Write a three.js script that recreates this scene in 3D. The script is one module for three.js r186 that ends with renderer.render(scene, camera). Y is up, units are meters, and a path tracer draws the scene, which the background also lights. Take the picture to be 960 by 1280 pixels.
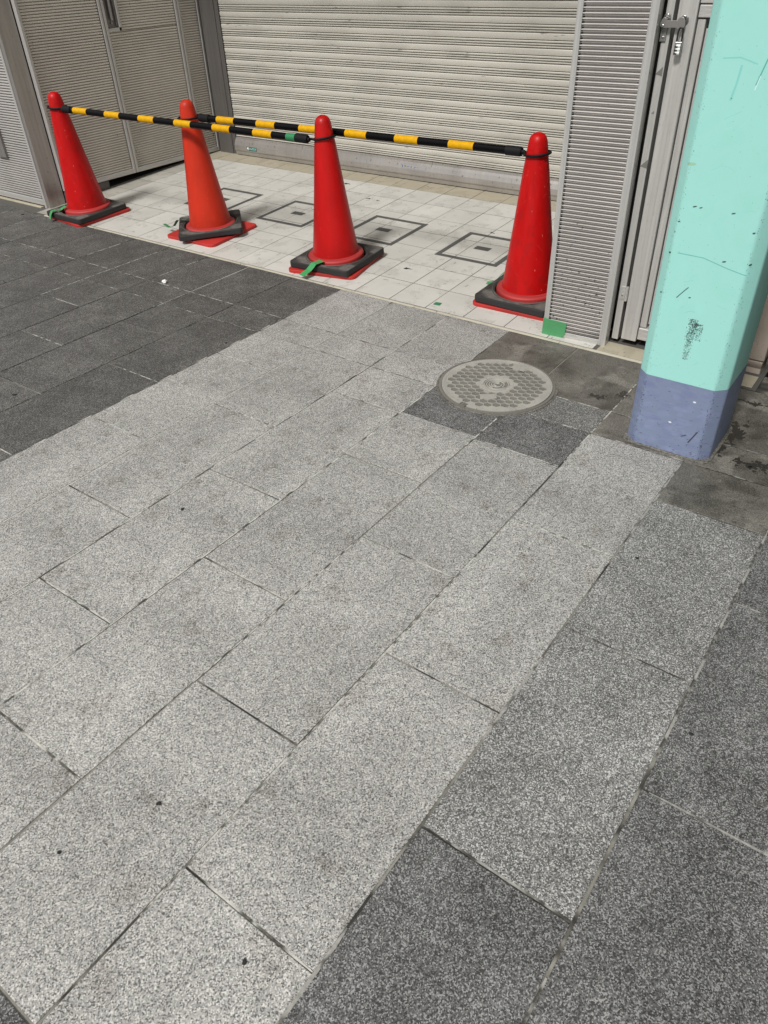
import * as THREE from 'three';
import { RoundedBoxGeometry } from 'three/addons/geometries/RoundedBoxGeometry.js';
import { mergeGeometries, toCreasedNormals } from 'three/addons/utils/BufferGeometryUtils.js';

// ---------------------------------------------------------------- camera, sky, sun, exposure
const scene = new THREE.Scene();
const camera = new THREE.PerspectiveCamera(69.29, 3 / 4, 0.05, 400);
camera.rotation.order = 'YXZ';
camera.position.set(0, 1.32, 0);
camera.rotation.set(-37.4075 * Math.PI / 180, 37.2639 * Math.PI / 180, -2.1517 * Math.PI / 180);

const SKY = 0.31;                       // overcast light under and beyond the arcade, brighter overhead
{
  const w = 64, h = 32, d = new Float32Array(w * h * 4);
  for (let j = 0; j < h; j++) for (let i = 0; i < w; i++) {
    const el = ((j + 0.5) / h - 0.5) * Math.PI, s = Math.max(0, Math.sin(el));
    const L = el > 0 ? SKY * (0.55 + 0.9 * s) : SKY * 0.25;
    const k = (j * w + i) * 4; d[k] = L; d[k + 1] = L * 0.995; d[k + 2] = L * 0.975; d[k + 3] = 1;
  }
  const sky = new THREE.DataTexture(d, w, h, THREE.RGBAFormat, THREE.FloatType);
  sky.mapping = THREE.EquirectangularReflectionMapping; sky.magFilter = THREE.LinearFilter; sky.needsUpdate = true;
  scene.background = sky; scene.environment = sky;
}
const sun = new THREE.DirectionalLight(new THREE.Color(1, 0.985, 0.95), 1.5);
sun.position.set(0.06, 1, 0.88).multiplyScalar(12); sun.target.position.set(-2.2, 0, -2.6);
sun.position.add(sun.target.position);
sun.castShadow = true; sun.shadow.radius = 20; sun.shadow.mapSize.set(4096, 4096);
Object.assign(sun.shadow.camera, { left: -7, right: 7, top: 7, bottom: -7, near: 0.5, far: 40 });
scene.add(sun, sun.target);

const renderer = new THREE.WebGLRenderer({ antialias: true });
renderer.toneMapping = THREE.LinearToneMapping;
renderer.toneMappingExposure = 2.05;
renderer.shadowMap.enabled = true;

// ---------------------------------------------------------------- helpers
let seed = 20240;
function rnd() { seed = (seed + 0x6d2b79f5) | 0; let t = Math.imul(seed ^ (seed >>> 15), 1 | seed); t = (t + Math.imul(t ^ (t >>> 7), 61 | t)) ^ t; return ((t ^ (t >>> 14)) >>> 0) / 4294967296; }
const rr = (a, b) => a + (b - a) * rnd();
function h2(x, y, s = 0) { let n = Math.imul(x, 374761393) ^ Math.imul(y, 668265263) ^ Math.imul(s + 11, 974634361); n = Math.imul(n ^ (n >>> 13), 1274126177); n ^= n >>> 16; return (n >>> 0) / 4294967296; }
const md = (a, n) => ((a % n) + n) % n;
function vnoise(x, y, per, s) { const xi = Math.floor(x), yi = Math.floor(y), fx = x - xi, fy = y - yi, u = fx * fx * (3 - 2 * fx), v = fy * fy * (3 - 2 * fy); const g = (a, b) => h2(md(a, per), md(b, per), s); return (g(xi, yi) * (1 - u) + g(xi + 1, yi) * u) * (1 - v) + (g(xi, yi + 1) * (1 - u) + g(xi + 1, yi + 1) * u) * v; }
function fbm(u, v, per, s, oct = 4) { let a = 0.5, t = 0, n = 0; for (let o = 0; o < oct; o++) { t += a * vnoise(u * per, v * per, per, s + o); n += a; a *= 0.5; per *= 2; } return t / n; }
const cl = (x, a = 0, b = 1) => Math.min(b, Math.max(a, x));
const sm = (a, b, x) => { const t = cl((x - a) / (b - a)); return t * t * (3 - 2 * t); };

const used = {};
function numbered(n) { used[n] = (used[n] || 0) + 1; return used[n] === 1 ? n : n + '_' + String(used[n] - 1).padStart(3, '0'); }
function thing(name, label, category, pos = [0, 0, 0], ry = 0, group) {
  const o = new THREE.Group(); o.name = numbered(name); o.position.set(...pos); o.rotation.y = ry;
  o.userData = { label, category }; if (group) o.userData.group = group;
  scene.add(o); return o;
}
function part(name, geo, mat, parent, label) {
  const m = new THREE.Mesh(geo, mat); m.name = name; m.castShadow = m.receiveShadow = true; parent.add(m);
  if (label) m.userData.label = label;
  return m;
}
function solo(name, label, category, geo, mat, pos = [0, 0, 0], ry = 0, group) {
  const m = new THREE.Mesh(geo, mat); m.name = numbered(name); m.castShadow = m.receiveShadow = true; m.position.set(...pos); m.rotation.y = ry;
  m.userData = { label, category }; if (group) m.userData.group = group; scene.add(m); return m;
}
function dup(root, name, label, pos, ry) {
  const r = root.clone(); r.name = numbered(name); r.userData = { ...root.userData, label }; r.position.set(...pos); r.rotation.set(root.rotation.x, ry, 0); scene.add(r); return r;
}
const box = (x0, x1, y0, y1, z0, z1) => new THREE.BoxGeometry(x1 - x0, y1 - y0, z1 - z0).translate((x0 + x1) / 2, (y0 + y1) / 2, (z0 + z1) / 2);
const rbox = (x0, x1, y0, y1, z0, z1, r = 0.002) => new RoundedBoxGeometry(x1 - x0, y1 - y0, z1 - z0, 2, r).translate((x0 + x1) / 2, (y0 + y1) / 2, (z0 + z1) / 2);
const merge = (l) => mergeGeometries(l.map((g) => { const n = g.index ? g.toNonIndexed() : g; if (!n.attributes.uv) n.setAttribute('uv', new THREE.Float32BufferAttribute(new Float32Array(n.attributes.position.count * 2), 2)); for (const k of Object.keys(n.attributes)) if (!['position', 'normal', 'uv'].includes(k)) n.deleteAttribute(k); return n; }));
function quads(list) {                   // list of [a, b, c, d] points (counter-clockwise), with optional uv function
  const p = [], n = [], uv = [];
  for (const [a, b, c, d, f] of list) {
    const e1 = [b[0] - a[0], b[1] - a[1], b[2] - a[2]], e2 = [d[0] - a[0], d[1] - a[1], d[2] - a[2]];
    let N = [e1[1] * e2[2] - e1[2] * e2[1], e1[2] * e2[0] - e1[0] * e2[2], e1[0] * e2[1] - e1[1] * e2[0]]; const l = Math.hypot(...N) || 1; N = N.map((v) => v / l);
    for (const q of [a, b, c, a, c, d]) { p.push(...q); n.push(...N); uv.push(...(f ? f(q) : [q[0] + q[2] * 0.31, q[1] + q[2] * 0.17])); }
  }
  const g = new THREE.BufferGeometry();
  g.setAttribute('position', new THREE.Float32BufferAttribute(p, 3)); g.setAttribute('normal', new THREE.Float32BufferAttribute(n, 3)); g.setAttribute('uv', new THREE.Float32BufferAttribute(uv, 2));
  return g;
}
function uvPlanar(g, ax, ay, s = 1, ox = 0, oy = 0) { const p = g.attributes.position, u = new Float32Array(p.count * 2); for (let i = 0; i < p.count; i++) { u[2 * i] = p.getComponent(i, ax) * s + ox; u[2 * i + 1] = p.getComponent(i, ay) * s + oy; } g.setAttribute('uv', new THREE.Float32BufferAttribute(u, 2)); return g; }
function dataTex(w, h, fn, color = true) {
  const d = new Uint8Array(w * h * 4), c = [0, 0, 0];
  for (let j = 0; j < h; j++) for (let i = 0; i < w; i++) { fn(i, j, c); const k = (j * w + i) * 4; d[k] = cl(c[0], 0, 255); d[k + 1] = cl(c[1], 0, 255); d[k + 2] = cl(c[2], 0, 255); d[k + 3] = 255; }
  const t = new THREE.DataTexture(d, w, h); t.wrapS = t.wrapT = THREE.RepeatWrapping; t.magFilter = t.minFilter = THREE.LinearFilter; if (color) t.colorSpace = THREE.SRGBColorSpace; t.needsUpdate = true; return t;
}
function canvasTex(w, h, draw) {
  const c = document.createElement('canvas'); c.width = w; c.height = h; draw(c.getContext('2d'), w, h);
  const t = new THREE.CanvasTexture(c); t.colorSpace = THREE.SRGBColorSpace; t.wrapS = t.wrapT = THREE.RepeatWrapping; t.needsUpdate = true; return t;
}
const lin = (r, g, b) => new THREE.Color().setRGB(r, g, b);
const phys = (color, roughness, spec, o = {}) => new THREE.MeshPhysicalMaterial({ color, roughness, specularIntensity: spec, ...o });
const std = (color, roughness, o = {}) => new THREE.MeshStandardMaterial({ color, roughness, ...o });

// ---------------------------------------------------------------- textures
// granite: grains of a few millimetres, period 1.1 m
const GP = 0.5, GN = 1024;
const grain = (() => {
  const cells = 248, out = new Float32Array(GN * GN);          // 4.4 mm cells
  const fine = new Float32Array(GN * GN);
  for (let j = 0; j < GN; j++) for (let i = 0; i < GN; i++) {
    const x = i / GN * cells, y = j / GN * cells, xi = Math.floor(x), yi = Math.floor(y); let best = 9, id = 0;
    for (let b = -1; b <= 1; b++) for (let a = -1; a <= 1; a++) {
      const cx = md(xi + a, cells), cy = md(yi + b, cells), px = xi + a + h2(cx, cy, 1), py = yi + b + h2(cx, cy, 2), wgt = 0.75 + 0.6 * h2(cx, cy, 3);
      const d = Math.hypot(px - x, py - y) / wgt; if (d < best) { best = d; id = h2(cx, cy, 4); }
    }
    out[j * GN + i] = id; fine[j * GN + i] = h2(i, j, 9);
  }
  return { out, fine };
})();
const cluster = (i, j, s) => fbm(i / GN, j / GN, 40, s, 3);
const lightGranite = dataTex(GN, GN, (i, j, c) => {
  const g = grain.out[j * GN + i], f = grain.fine[j * GN + i] - 0.5, k = cluster(i, j, 30) - 0.5, t = g + k * 0.22;
  let v, w = 0;
  if (t < 0.17) v = 92 + 110 * g; else if (t < 0.48) { v = 142 + 40 * g; } else if (t < 0.84) { v = 180 + 20 * f; w = 2; } else { v = 216 + 14 * f; w = 3; }
  v += f * 26 + (fbm(i / GN, j / GN, 3, 50, 4) - 0.5) * 34; { const d = sm(0.6, 0.78, fbm(i / GN, j / GN, 5, 56, 4)); v -= 20 * d; w += d * 3; }
  c[0] = v + w * 0.6; c[1] = v; c[2] = v - w * 0.5;
});
const darkGranite = dataTex(GN, GN, (i, j, c) => {
  const g = grain.out[j * GN + i], f = grain.fine[j * GN + i] - 0.5, k = cluster(i, j, 31) - 0.5, t = g + k * 0.3;
  let v;
  if (t < 0.26) v = 76; else if (t < 0.56) v = 118 + 20 * f; else if (t < 0.8) v = 148 + 20 * f; else v = 200 + 24 * f;
  v += f * 22 + (fbm(i / GN, j / GN, 5, 60, 4) - 0.5) * 46;
  c[0] = v + 1; c[1] = v; c[2] = v - 2;
});
const midGranite = dataTex(GN, GN, (i, j, c) => {
  const g = grain.out[j * GN + i], f = grain.fine[j * GN + i] - 0.5, t = g + (cluster(i, j, 33) - 0.5) * 0.2;
  let v; if (t < 0.3) v = 78 + 40 * g; else if (t < 0.62) v = 122; else if (t < 0.87) v = 156; else v = 200;
  v += f * 34 + (fbm(i / GN, j / GN, 4, 66, 4) - 0.5) * 34; c[0] = v + 1; c[1] = v; c[2] = v - 1;
});
const dirtyStone = dataTex(1024, 1024, (i, j, c) => {
  const u = i / 1024, v = j / 1024, g = grain.out[j * GN + i], f = grain.fine[j * GN + i] - 0.5;
  const a = fbm(u, v, 4, 200, 5), b = fbm(u, v, 9, 210, 4), sp = fbm(u, v, 40, 216, 2);
  let L = 130 + (g - 0.5) * 56 + f * 26 + (a - 0.5) * 60; L -= 26 * sm(0.5, 0.8, b); L -= 30 * sm(0.72, 0.8, sp) * sm(0.5, 0.62, a); L += 22 * sm(0.6, 0.75, fbm(u, v, 7, 222, 4));
  c[0] = L + 3; c[1] = L; c[2] = L - 6;
});
const graniteBump = dataTex(GN, GN, (i, j, c) => { const v = 90 + 110 * grain.out[j * GN + i] + 40 * grain.fine[j * GN + i]; c[0] = c[1] = c[2] = v; }, false);
const mortarTex = dataTex(512, 512, (i, j, c) => {
  const a = fbm(i / 512, j / 512, 6, 70, 5), b = fbm(i / 512, j / 512, 24, 75, 3); const m = sm(0.36, 0.58, a);
  const v = 84 + 104 * m + (b - 0.5) * 60 + (h2(i, j, 5) - 0.5) * 26; c[0] = v + 2; c[1] = v; c[2] = v - 5;
});
const tileTex = dataTex(1024, 1024, (i, j, c) => {
  const u = i / 1024, v = j / 1024;
  const a = fbm(u, v, 5, 80, 5), st = fbm(u + 0.18 * fbm(u, v, 4, 92, 3), v * 5 % 1, 8, 84, 4), spots = fbm(u, v, 90, 88, 2), smear = fbm(u * 1, v, 14, 96, 3);
  let L = 216 + (a - 0.5) * 22 + (st - 0.5) * 8 + (h2(i, j, 6) - 0.5) * 10;
  L -= 18 * sm(0.62, 0.8, st) * sm(0.45, 0.62, a); L -= 50 * sm(0.74, 0.82, spots) * sm(0.5, 0.6, smear); L -= 12 * sm(0.56, 0.76, smear);
  c[0] = L; c[1] = L - 2; c[2] = L - 8;
});
const ribTex = dataTex(512, 1024, (i, j, c) => {   // 1.28 m wide, 2.56 m tall from the ground: dirt pits, denser low down
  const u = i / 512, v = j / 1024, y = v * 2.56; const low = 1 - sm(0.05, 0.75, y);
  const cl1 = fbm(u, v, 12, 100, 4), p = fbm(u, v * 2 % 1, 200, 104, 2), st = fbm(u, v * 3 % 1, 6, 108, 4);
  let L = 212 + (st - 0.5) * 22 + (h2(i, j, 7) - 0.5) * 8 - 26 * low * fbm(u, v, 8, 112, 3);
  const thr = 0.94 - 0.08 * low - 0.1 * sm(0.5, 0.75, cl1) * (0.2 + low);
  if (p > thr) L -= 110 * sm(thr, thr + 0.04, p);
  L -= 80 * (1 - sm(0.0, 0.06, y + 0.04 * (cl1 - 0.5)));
  c[0] = L; c[1] = L - 3; c[2] = L - 6;
});
const slatTex = dataTex(1024, 512, (i, j, c) => {   // 2.4 m by 0.9 m
  const u = i / 1024, v = j / 512; const a = fbm(u, v, 5, 120, 4), d = vnoise(u * 60, v * 160, 160, 125) * 0.6 + vnoise(u * 24, v * 120, 120, 126) * 0.4;
  let L = 208 + (a - 0.5) * 26 + (h2(i, j, 8) - 0.5) * 8; L -= 56 * sm(0.84, 0.92, d) ; L -= 9 * sm(0.5, 0.75, fbm(u, v, 10, 128, 3));
  c[0] = L; c[1] = L - 3; c[2] = L - 10;
});
const metalTex = dataTex(512, 512, (i, j, c) => { const u = i / 512, v = j / 512; const L = 214 + (fbm(u, v, 8, 130, 5) - 0.5) * 40 + (vnoise(u * 256, v * 6, 256, 133) - 0.5) * 8 - 60 * sm(0.82, 0.86, fbm(u, v, 100, 136, 2)); c[0] = L; c[1] = L - 1; c[2] = L - 3; });
const roughTex = dataTex(512, 512, (i, j, c) => { const u = i / 512, v = j / 512; c[0] = c[1] = c[2] = 150 + 105 * fbm(u, v, 9, 140, 5); }, false);
const coneScuffRed = canvasTex(1024, 1024, (c) => {
  c.fillStyle = '#c40d0f'; c.fillRect(0, 0, 1024, 1024);
  for (let i = 0; i < 400; i++) { c.fillStyle = rnd() < 0.6 ? 'rgba(150,10,12,0.12)' : 'rgba(215,40,36,0.14)'; c.beginPath(); c.ellipse(rnd() * 1024, rnd() * 1024, rr(8, 70), rr(6, 50), rnd() * 3, 0, 7); c.fill(); }
  for (let i = 0; i < 90; i++) { const x = rnd() * 1024, y = 1024 - Math.pow(rnd(), 1.2) * 560, l = rr(8, 60), a = rr(-0.5, 0.5); c.strokeStyle = `rgba(226,170,164,${rr(0.06, 0.26)})`; c.lineWidth = rr(1, 6); c.beginPath(); c.moveTo(x, y); c.quadraticCurveTo(x + l * 0.5, y + a * l * 0.5 + rr(-6, 6), x + Math.cos(a) * l, y + Math.sin(a) * l); c.stroke(); }
  for (let i = 0; i < 46; i++) { c.fillStyle = 'rgba(235,205,195,0.6)'; c.beginPath(); c.ellipse(rnd() * 1024, 1024 - rnd() * 700, rr(1, 3.5), rr(1, 4), rnd() * 3, 0, 7); c.fill(); }
  for (let i = 0; i < 160; i++) { c.fillStyle = 'rgba(110,60,50,0.12)'; c.beginPath(); c.ellipse(rnd() * 1024, 1024 - Math.pow(rnd(), 2) * 300, rr(6, 40), rr(4, 16), 0, 0, 7); c.fill(); }
});
const rubberTex = dataTex(512, 512, (i, j, c) => { const u = i / 512, v = j / 512; const a = fbm(u, v, 6, 150, 5); const L = 52 + 60 * sm(0.4, 0.75, a) + (fbm(u, v, 60, 155, 2) - 0.5) * 30; c[0] = L + 2; c[1] = L; c[2] = L - 2; });
const coneTex = dataTex(512, 512, (i, j, c) => {    // worn plastic, white nicks, dusty low down (v = height)
  const u = i / 512, v = j / 512; const a = fbm(u, v, 6, 160, 4), nick = fbm(u, v, 70, 164, 2), scr = vnoise(u * 14 + v * 9, v * 90 - u * 10, 512, 168);
  let d = 0.9 + 0.34 * (a - 0.5); let w = 0.9 * sm(0.8, 0.83, nick) * (v < 0.6 ? 1 : 0.3) + 0.28 * sm(0.86, 0.97, scr) * sm(0.5, 0.6, a) * (1 - sm(0.3, 0.5, v)); w += 0.05 * (1 - sm(0.05, 0.2, v)); w = cl(w);
  c[0] = 255 * d * (1 - w) + 255 * w; c[1] = 255 * d * (1 - w) + 0 * w + 255 * w; c[2] = c[1];
});

// ---------------------------------------------------------------- materials
const M = {};
M.mortar = std(lin(0.6, 0.6, 0.58), 0.95, { map: mortarTex });
M.jointDirt = std(lin(0.4, 0.39, 0.36), 0.95, { map: mortarTex });
M.jointMortarDark = std(lin(0.52, 0.52, 0.505), 0.95, { map: mortarTex });
M.jointMortar = std(lin(0.86, 0.86, 0.83), 0.95, { map: mortarTex });
M.ground = std(lin(0.14, 0.14, 0.137), 0.95);
const granLight = [], granDark = [];
for (let i = 0; i < 8; i++) { const t = 0.95 + 0.013 * i; granLight.push(std(lin(0.75 * t, 0.738 * t, 0.71 * t), 0.78, { map: lightGranite, bumpMap: graniteBump, bumpScale: 0.0006 })); }
const gran = (r, g, b) => std(lin(r, g, b), 0.74, { map: darkGranite, bumpMap: graniteBump, bumpScale: 0.0006 });
const granMid = [0.82, 0.92].map((v) => std(lin(v, v, v * 0.985), 0.76, { map: midGranite, bumpMap: graniteBump, bumpScale: 0.0006 })), granGrey = [gran(0.43, 0.43, 0.44), gran(0.46, 0.46, 0.47)];
const granPatch = [std(lin(0.62, 0.62, 0.6), 0.76, { map: midGranite, bumpMap: graniteBump, bumpScale: 0.0006 })];
const granBlack = [0.3, 0.325, 0.345, 0.37].map((v) => gran(v * 1.02, v, v * 0.97));
const granBrown = [0.6, 0.52].map((v) => std(lin(v, v * 0.985, v * 0.95), 0.62, { map: dirtyStone, bumpMap: graniteBump, bumpScale: 0.0005 }));
M.tiles = [0.8, 0.82, 0.84, 0.86].map((t) => std(lin(0.98 * t, 0.975 * t, 0.965 * t), 0.5, { map: tileTex }));
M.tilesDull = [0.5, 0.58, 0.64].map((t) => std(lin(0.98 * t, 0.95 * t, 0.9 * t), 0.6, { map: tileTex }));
M.tileBeige = std(lin(0.58, 0.53, 0.43), 0.6, { map: tileTex });
M.nosing = std(lin(0.72, 0.69, 0.6), 0.7, { map: tileTex });
M.inlay = std(lin(0.42, 0.42, 0.4), 0.7, { map: rubberTex });
M.inlay.map = metalTex; M.inlay.color.setRGB(0.125, 0.125, 0.12);
M.tileBed = std(lin(0.085, 0.08, 0.072), 0.95);
M.alu = std(lin(0.8, 0.79, 0.78), 0.42, { map: metalTex, roughnessMap: roughTex, metalness: 0.35 });
M.aluDoor = std(lin(0.8, 0.78, 0.765), 0.42, { map: metalTex, metalness: 0.3 });
M.aluDark = std(lin(0.36, 0.34, 0.33), 0.42, { map: metalTex, metalness: 0.35 });
M.post = std(lin(0.6, 0.57, 0.55), 0.28, { map: metalTex, metalness: 0.6 });
M.ribLeft = std(lin(0.74, 0.725, 0.715), 0.4, { map: ribTex, metalness: 0.2 });
M.jamb = std(lin(0.2, 0.188, 0.18), 0.4, { map: metalTex, metalness: 0.3 });
M.rib = std(lin(0.76, 0.735, 0.725), 0.45, { map: ribTex, metalness: 0.2 });
M.ribShade = std(lin(1.0, 0.965, 0.895), 0.5, { map: ribTex, metalness: 0.15 });
M.slat = std(lin(0.87, 0.864, 0.835), 0.5, { map: slatTex });
M.steel = std(lin(0.66, 0.63, 0.615), 0.3, { map: metalTex, metalness: 0.6 });
M.dark = std(lin(0.018, 0.018, 0.017), 0.8);
M.black = std(lin(0.012, 0.012, 0.014), 0.42);
M.wall = std(lin(0.4, 0.39, 0.37), 0.9);
M.chrome = std(lin(0.55, 0.54, 0.53), 0.25, { metalness: 0.9 });
M.chromeDull = std(lin(0.36, 0.34, 0.33), 0.35, { metalness: 0.7 });
M.red = phys(lin(0.56, 0.008, 0.008), 0.36, 0.55, { map: coneTex });
M.redScuffed = phys(lin(0.9, 0.9, 0.9), 0.4, 0.5, { map: coneScuffRed });
M.orangeRed = phys(lin(0.62, 0.036, 0.014), 0.45, 0.5, { map: coneTex });
M.redWorn = std(lin(0.46, 0.035, 0.033), 0.6, { map: coneTex });
M.redBase = std(lin(0.55, 0.03, 0.024), 0.6, { map: coneTex });
M.rubber = std(lin(0.75, 0.73, 0.7), 0.85, { map: rubberTex });
M.rubberEdge = std(lin(0.02, 0.02, 0.02), 0.7);
M.yellow = phys(lin(1.0, 0.53, 0.004), 0.4, 0.5, { map: metalTex });
M.poleBlack = phys(lin(0.003, 0.003, 0.004), 0.28, 0.3);
M.cap = phys(lin(0.01, 0.01, 0.012), 0.6, 0.35);
M.greenBand = std(lin(0.02, 0.2, 0.075), 0.55);
M.tape = new THREE.MeshPhysicalMaterial({ color: lin(0.05, 0.3, 0.1), roughness: 0.4, side: THREE.DoubleSide });
M.film = new THREE.MeshPhysicalMaterial({ color: lin(0.13, 0.46, 0.2), roughness: 0.28, side: THREE.DoubleSide, transmission: 0.35, thickness: 0 });
M.gum = std(lin(0.012, 0.012, 0.013), 0.8);
M.stain = std(lin(0.03, 0.027, 0.023), 0.5);
M.iron = std(lin(0.52, 0.508, 0.472), 0.65, { map: metalTex, metalness: 0.1 });
M.ironPit = std(lin(0.235, 0.226, 0.204), 0.85, { map: metalTex });
M.stone = std(lin(0.66, 0.57, 0.5), 0.85, { map: ribTex });
M.greenGrey = std(lin(0.14, 0.16, 0.13), 0.8, { map: metalTex });
M.white = std(lin(0.82, 0.82, 0.8), 0.6);

// ---------------------------------------------------------------- ground and granite pavement
{ const g = new THREE.Mesh(new THREE.CircleGeometry(160, 48).rotateX(-Math.PI / 2), M.ground); g.name = 'ground'; g.position.y = -0.06; g.receiveShadow = true; g.userData.kind = 'structure'; scene.add(g); }
const pavement = new THREE.Group(); pavement.name = 'pavement'; pavement.userData.kind = 'structure'; scene.add(pavement);
part('joint_bed', uvPlanar(box(-6.6, 1.9, -0.056, -0.0032, -2.84, 1.3), 0, 2, 1.9), M.jointDirt, pavement);

function slab(x0, x1, z0, z1, top, th, ch, jit, gp) {
  const j = () => (rnd() - 0.5) * jit, ox = rnd() * 7, oz = rnd() * 7, sw = rnd() < 0.5, fx = rnd() < 0.5 ? -1 : 1, fz = rnd() < 0.5 ? -1 : 1;
  const f = (q) => sw ? [(q[2] * fx + ox) / gp, (q[0] * fz + oz + q[1]) / gp] : [(q[0] * fx + ox) / gp, (q[2] * fz + oz + q[1]) / gp];
  const C = [[x0 + j(), z1 + j()], [x1 + j(), z1 + j()], [x1 + j(), z0 + j()], [x0 + j(), z0 + j()]];   // counter-clockwise seen from above
  const S = [[1, -1], [-1, -1], [-1, 1], [1, 1]];
  const ty = C.map(() => top + (rnd() - 0.5) * 0.0009);
  const t = C.map((c, i) => [c[0] + S[i][0] * ch, ty[i], c[1] + S[i][1] * ch]), m = C.map((c, i) => [c[0], ty[i] - ch * 0.6, c[1]]), b = C.map((c) => [c[0], top - th, c[1]]);
  const L = [[t[0], t[1], t[2], t[3], f]];
  for (let i = 0; i < 4; i++) { const k = (i + 1) % 4; L.push([m[i], m[k], t[k], t[i], f], [b[i], b[k], m[k], m[i], f]); }
  return quads(L);
}
const JG = 0.0027;                                       // half joint
function paver(x0, x1, z0, z1, mats) { part('paver', slab(x0 + JG, x1 - JG, z0 + JG, z1 - JG, rr(-0.0004, 0.0006), 0.045, 0.0016, 0.0016, GP), mats[Math.floor(rnd() * mats.length)], pavement); }
const X0 = -0.4165, PX = 0.3078, ZB = -2.112, ZC = -2.282, ZF = -2.698;
const joints = [];
const pick = (x, z) => {
  if (x < -2.4) return granBlack;
  if (x < -0.42) return z > -0.02 && Math.abs(x + 0.88) < 0.1 ? granGrey : granLight;
  if (x < -0.1) return z > -0.65 ? granGrey : granMid;
  return granGrey;
};
for (let k = -20; k <= 6; k++) {
  const x1 = X0 + PX * k + PX, x0 = x1 - PX, odd = md(k, 2) === 0;   // k=-1 is the row left of X0
  let z = odd ? -1.256 : -0.944;                         // a cross joint of the row
  z += odd ? 0 : 0;
  const zs = []; for (let t = z - 0.62 * 4; t < 1.1; t += 0.622) if (t > ZB + 0.06) zs.push(t);
  let a = ZB; const cx = (x0 + x1) / 2;
  for (const b of [...zs, 1.2]) {
    const cz = (a + b) / 2; let mats = pick(cx, cz);
    const visible = cz > -2.2 && (x0 > -3.8 || (cz < -0.9)) && !(cz > 0.9 && x0 < -3);
    if (visible && x0 > -6) {
      if (Math.abs(cx + 0.878) < 0.05 && a === ZB) mats = granGrey;
      if (Math.abs(cx + 0.262) < 0.05 && a === ZB) mats = granBrown;
      if (Math.abs(cx + 1.186) < 0.05 && a === ZB && b > -1.8) { paver(x0, x1, a, -1.887, granGrey); paver(x0, x1, -1.887, b, granLight); a = b; continue; }
      paver(x0, x1, a, b, mats);
      if (b < 1) joints.push([0, b, x0 + 0.004, x1 - 0.004, cx < -2.4 ? 0.7 : 0.6, cx > -0.45 ? 0.001 : 0]);
    }
    a = b;
  }
  joints.push([2, x1, Math.max(ZF, -2.7), x1 < -2.4 ? -0.6 : 1.0, x1 < -2.4 ? 0.25 : x1 > -0.5 ? 0.8 : 0.68, x1 > -0.5 ? 0.0022 : 0]);
  if (x0 > -6.2 && x1 < 1) { joints.push([0, ZB, x0, x1, 0.85, x0 > -0.5 ? 0.0015 : 0], [0, ZC, x0, x1, 0.85, 0]); }
  // narrow course and front course
  const dirty = cx > -1.34, m2 = dirty ? granBrown : cx < -2.27 ? granBlack : granLight;
  if (x0 > -6.4) {
    paver(x0, x1, ZC, ZB, Math.abs(cx + 0.878) < 0.05 ? granPatch : m2);
    paver(x0, x1, (x1 < -4.8 || x0 > -0.95) && x1 < 5 ? (x1 < -4.8 ? -2.79 : ZF) : ZF, ZC, m2);
  }
}

// pale mortar left in the joints: ragged lengths, each leaving a thin dark crack beside it
{
  let L = []; const f = (q) => [q[0] * 5.3 + 0.3, q[2] * 5.3];
  const run = (ax, c, t0, t1, fill, wide) => {               // ax 0: along x at z = c; ax 2: along z at x = c
    let t = t0 + rr(0, 0.1);
    while (t < t1) {
      const len = rr(0.12, 0.7), e = Math.min(t1, t + len);
      if (rnd() < fill) {
        const n = Math.max(2, Math.round((e - t) / 0.035)), off = rr(-0.0016, 0.0016), yb = rr(-0.0006, -0.0001), hw = JG * rr(0.75, 1.1); let pa = null;
        for (let i = 0; i <= n; i++) {
          const u = t + (e - t) * i / n, end = i === 0 || i === n ? 0.5 : 1, w0 = -hw * end * rr(0.85, 1) + off, w1 = (hw + wide) * end * rr(0.85, 1) + off, y = yb + rr(-0.00012, 0.00012) + wide * 0.1;
          const P = (w) => ax === 2 ? [c + w, y, u] : [u, y, c - w];
          const q = [P(w0), P(w1)];
          if (pa) L.push(ax === 2 ? [pa[0], q[0], q[1], pa[1], f].map((v, k, a) => k === 4 ? v : [a[1], a[2], a[3], a[0]][k]).map((v) => v) : [pa[0], q[0], q[1], pa[1], f]);
          pa = q;
        }
      }
      t = e;
    }
  };
  for (const dark of [0, 1]) {
  L = []; for (const j of joints) if ((j[0] === 0 ? j[2] > -0.43 : j[1] > -0.45) == dark) run(...j);
  for (const q of L) { const [a, b, , d] = q, ny = (b[2] - a[2]) * (d[0] - a[0]) - (b[0] - a[0]) * (d[2] - a[2]); if (ny < 0) { const k = q[1]; q[1] = q[3]; q[3] = k; } }
  const m = part('joint_mortar', quads(L), dark ? M.jointMortarDark : M.jointMortar, pavement); m.userData.kind = 'stuff';
  }
}

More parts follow.
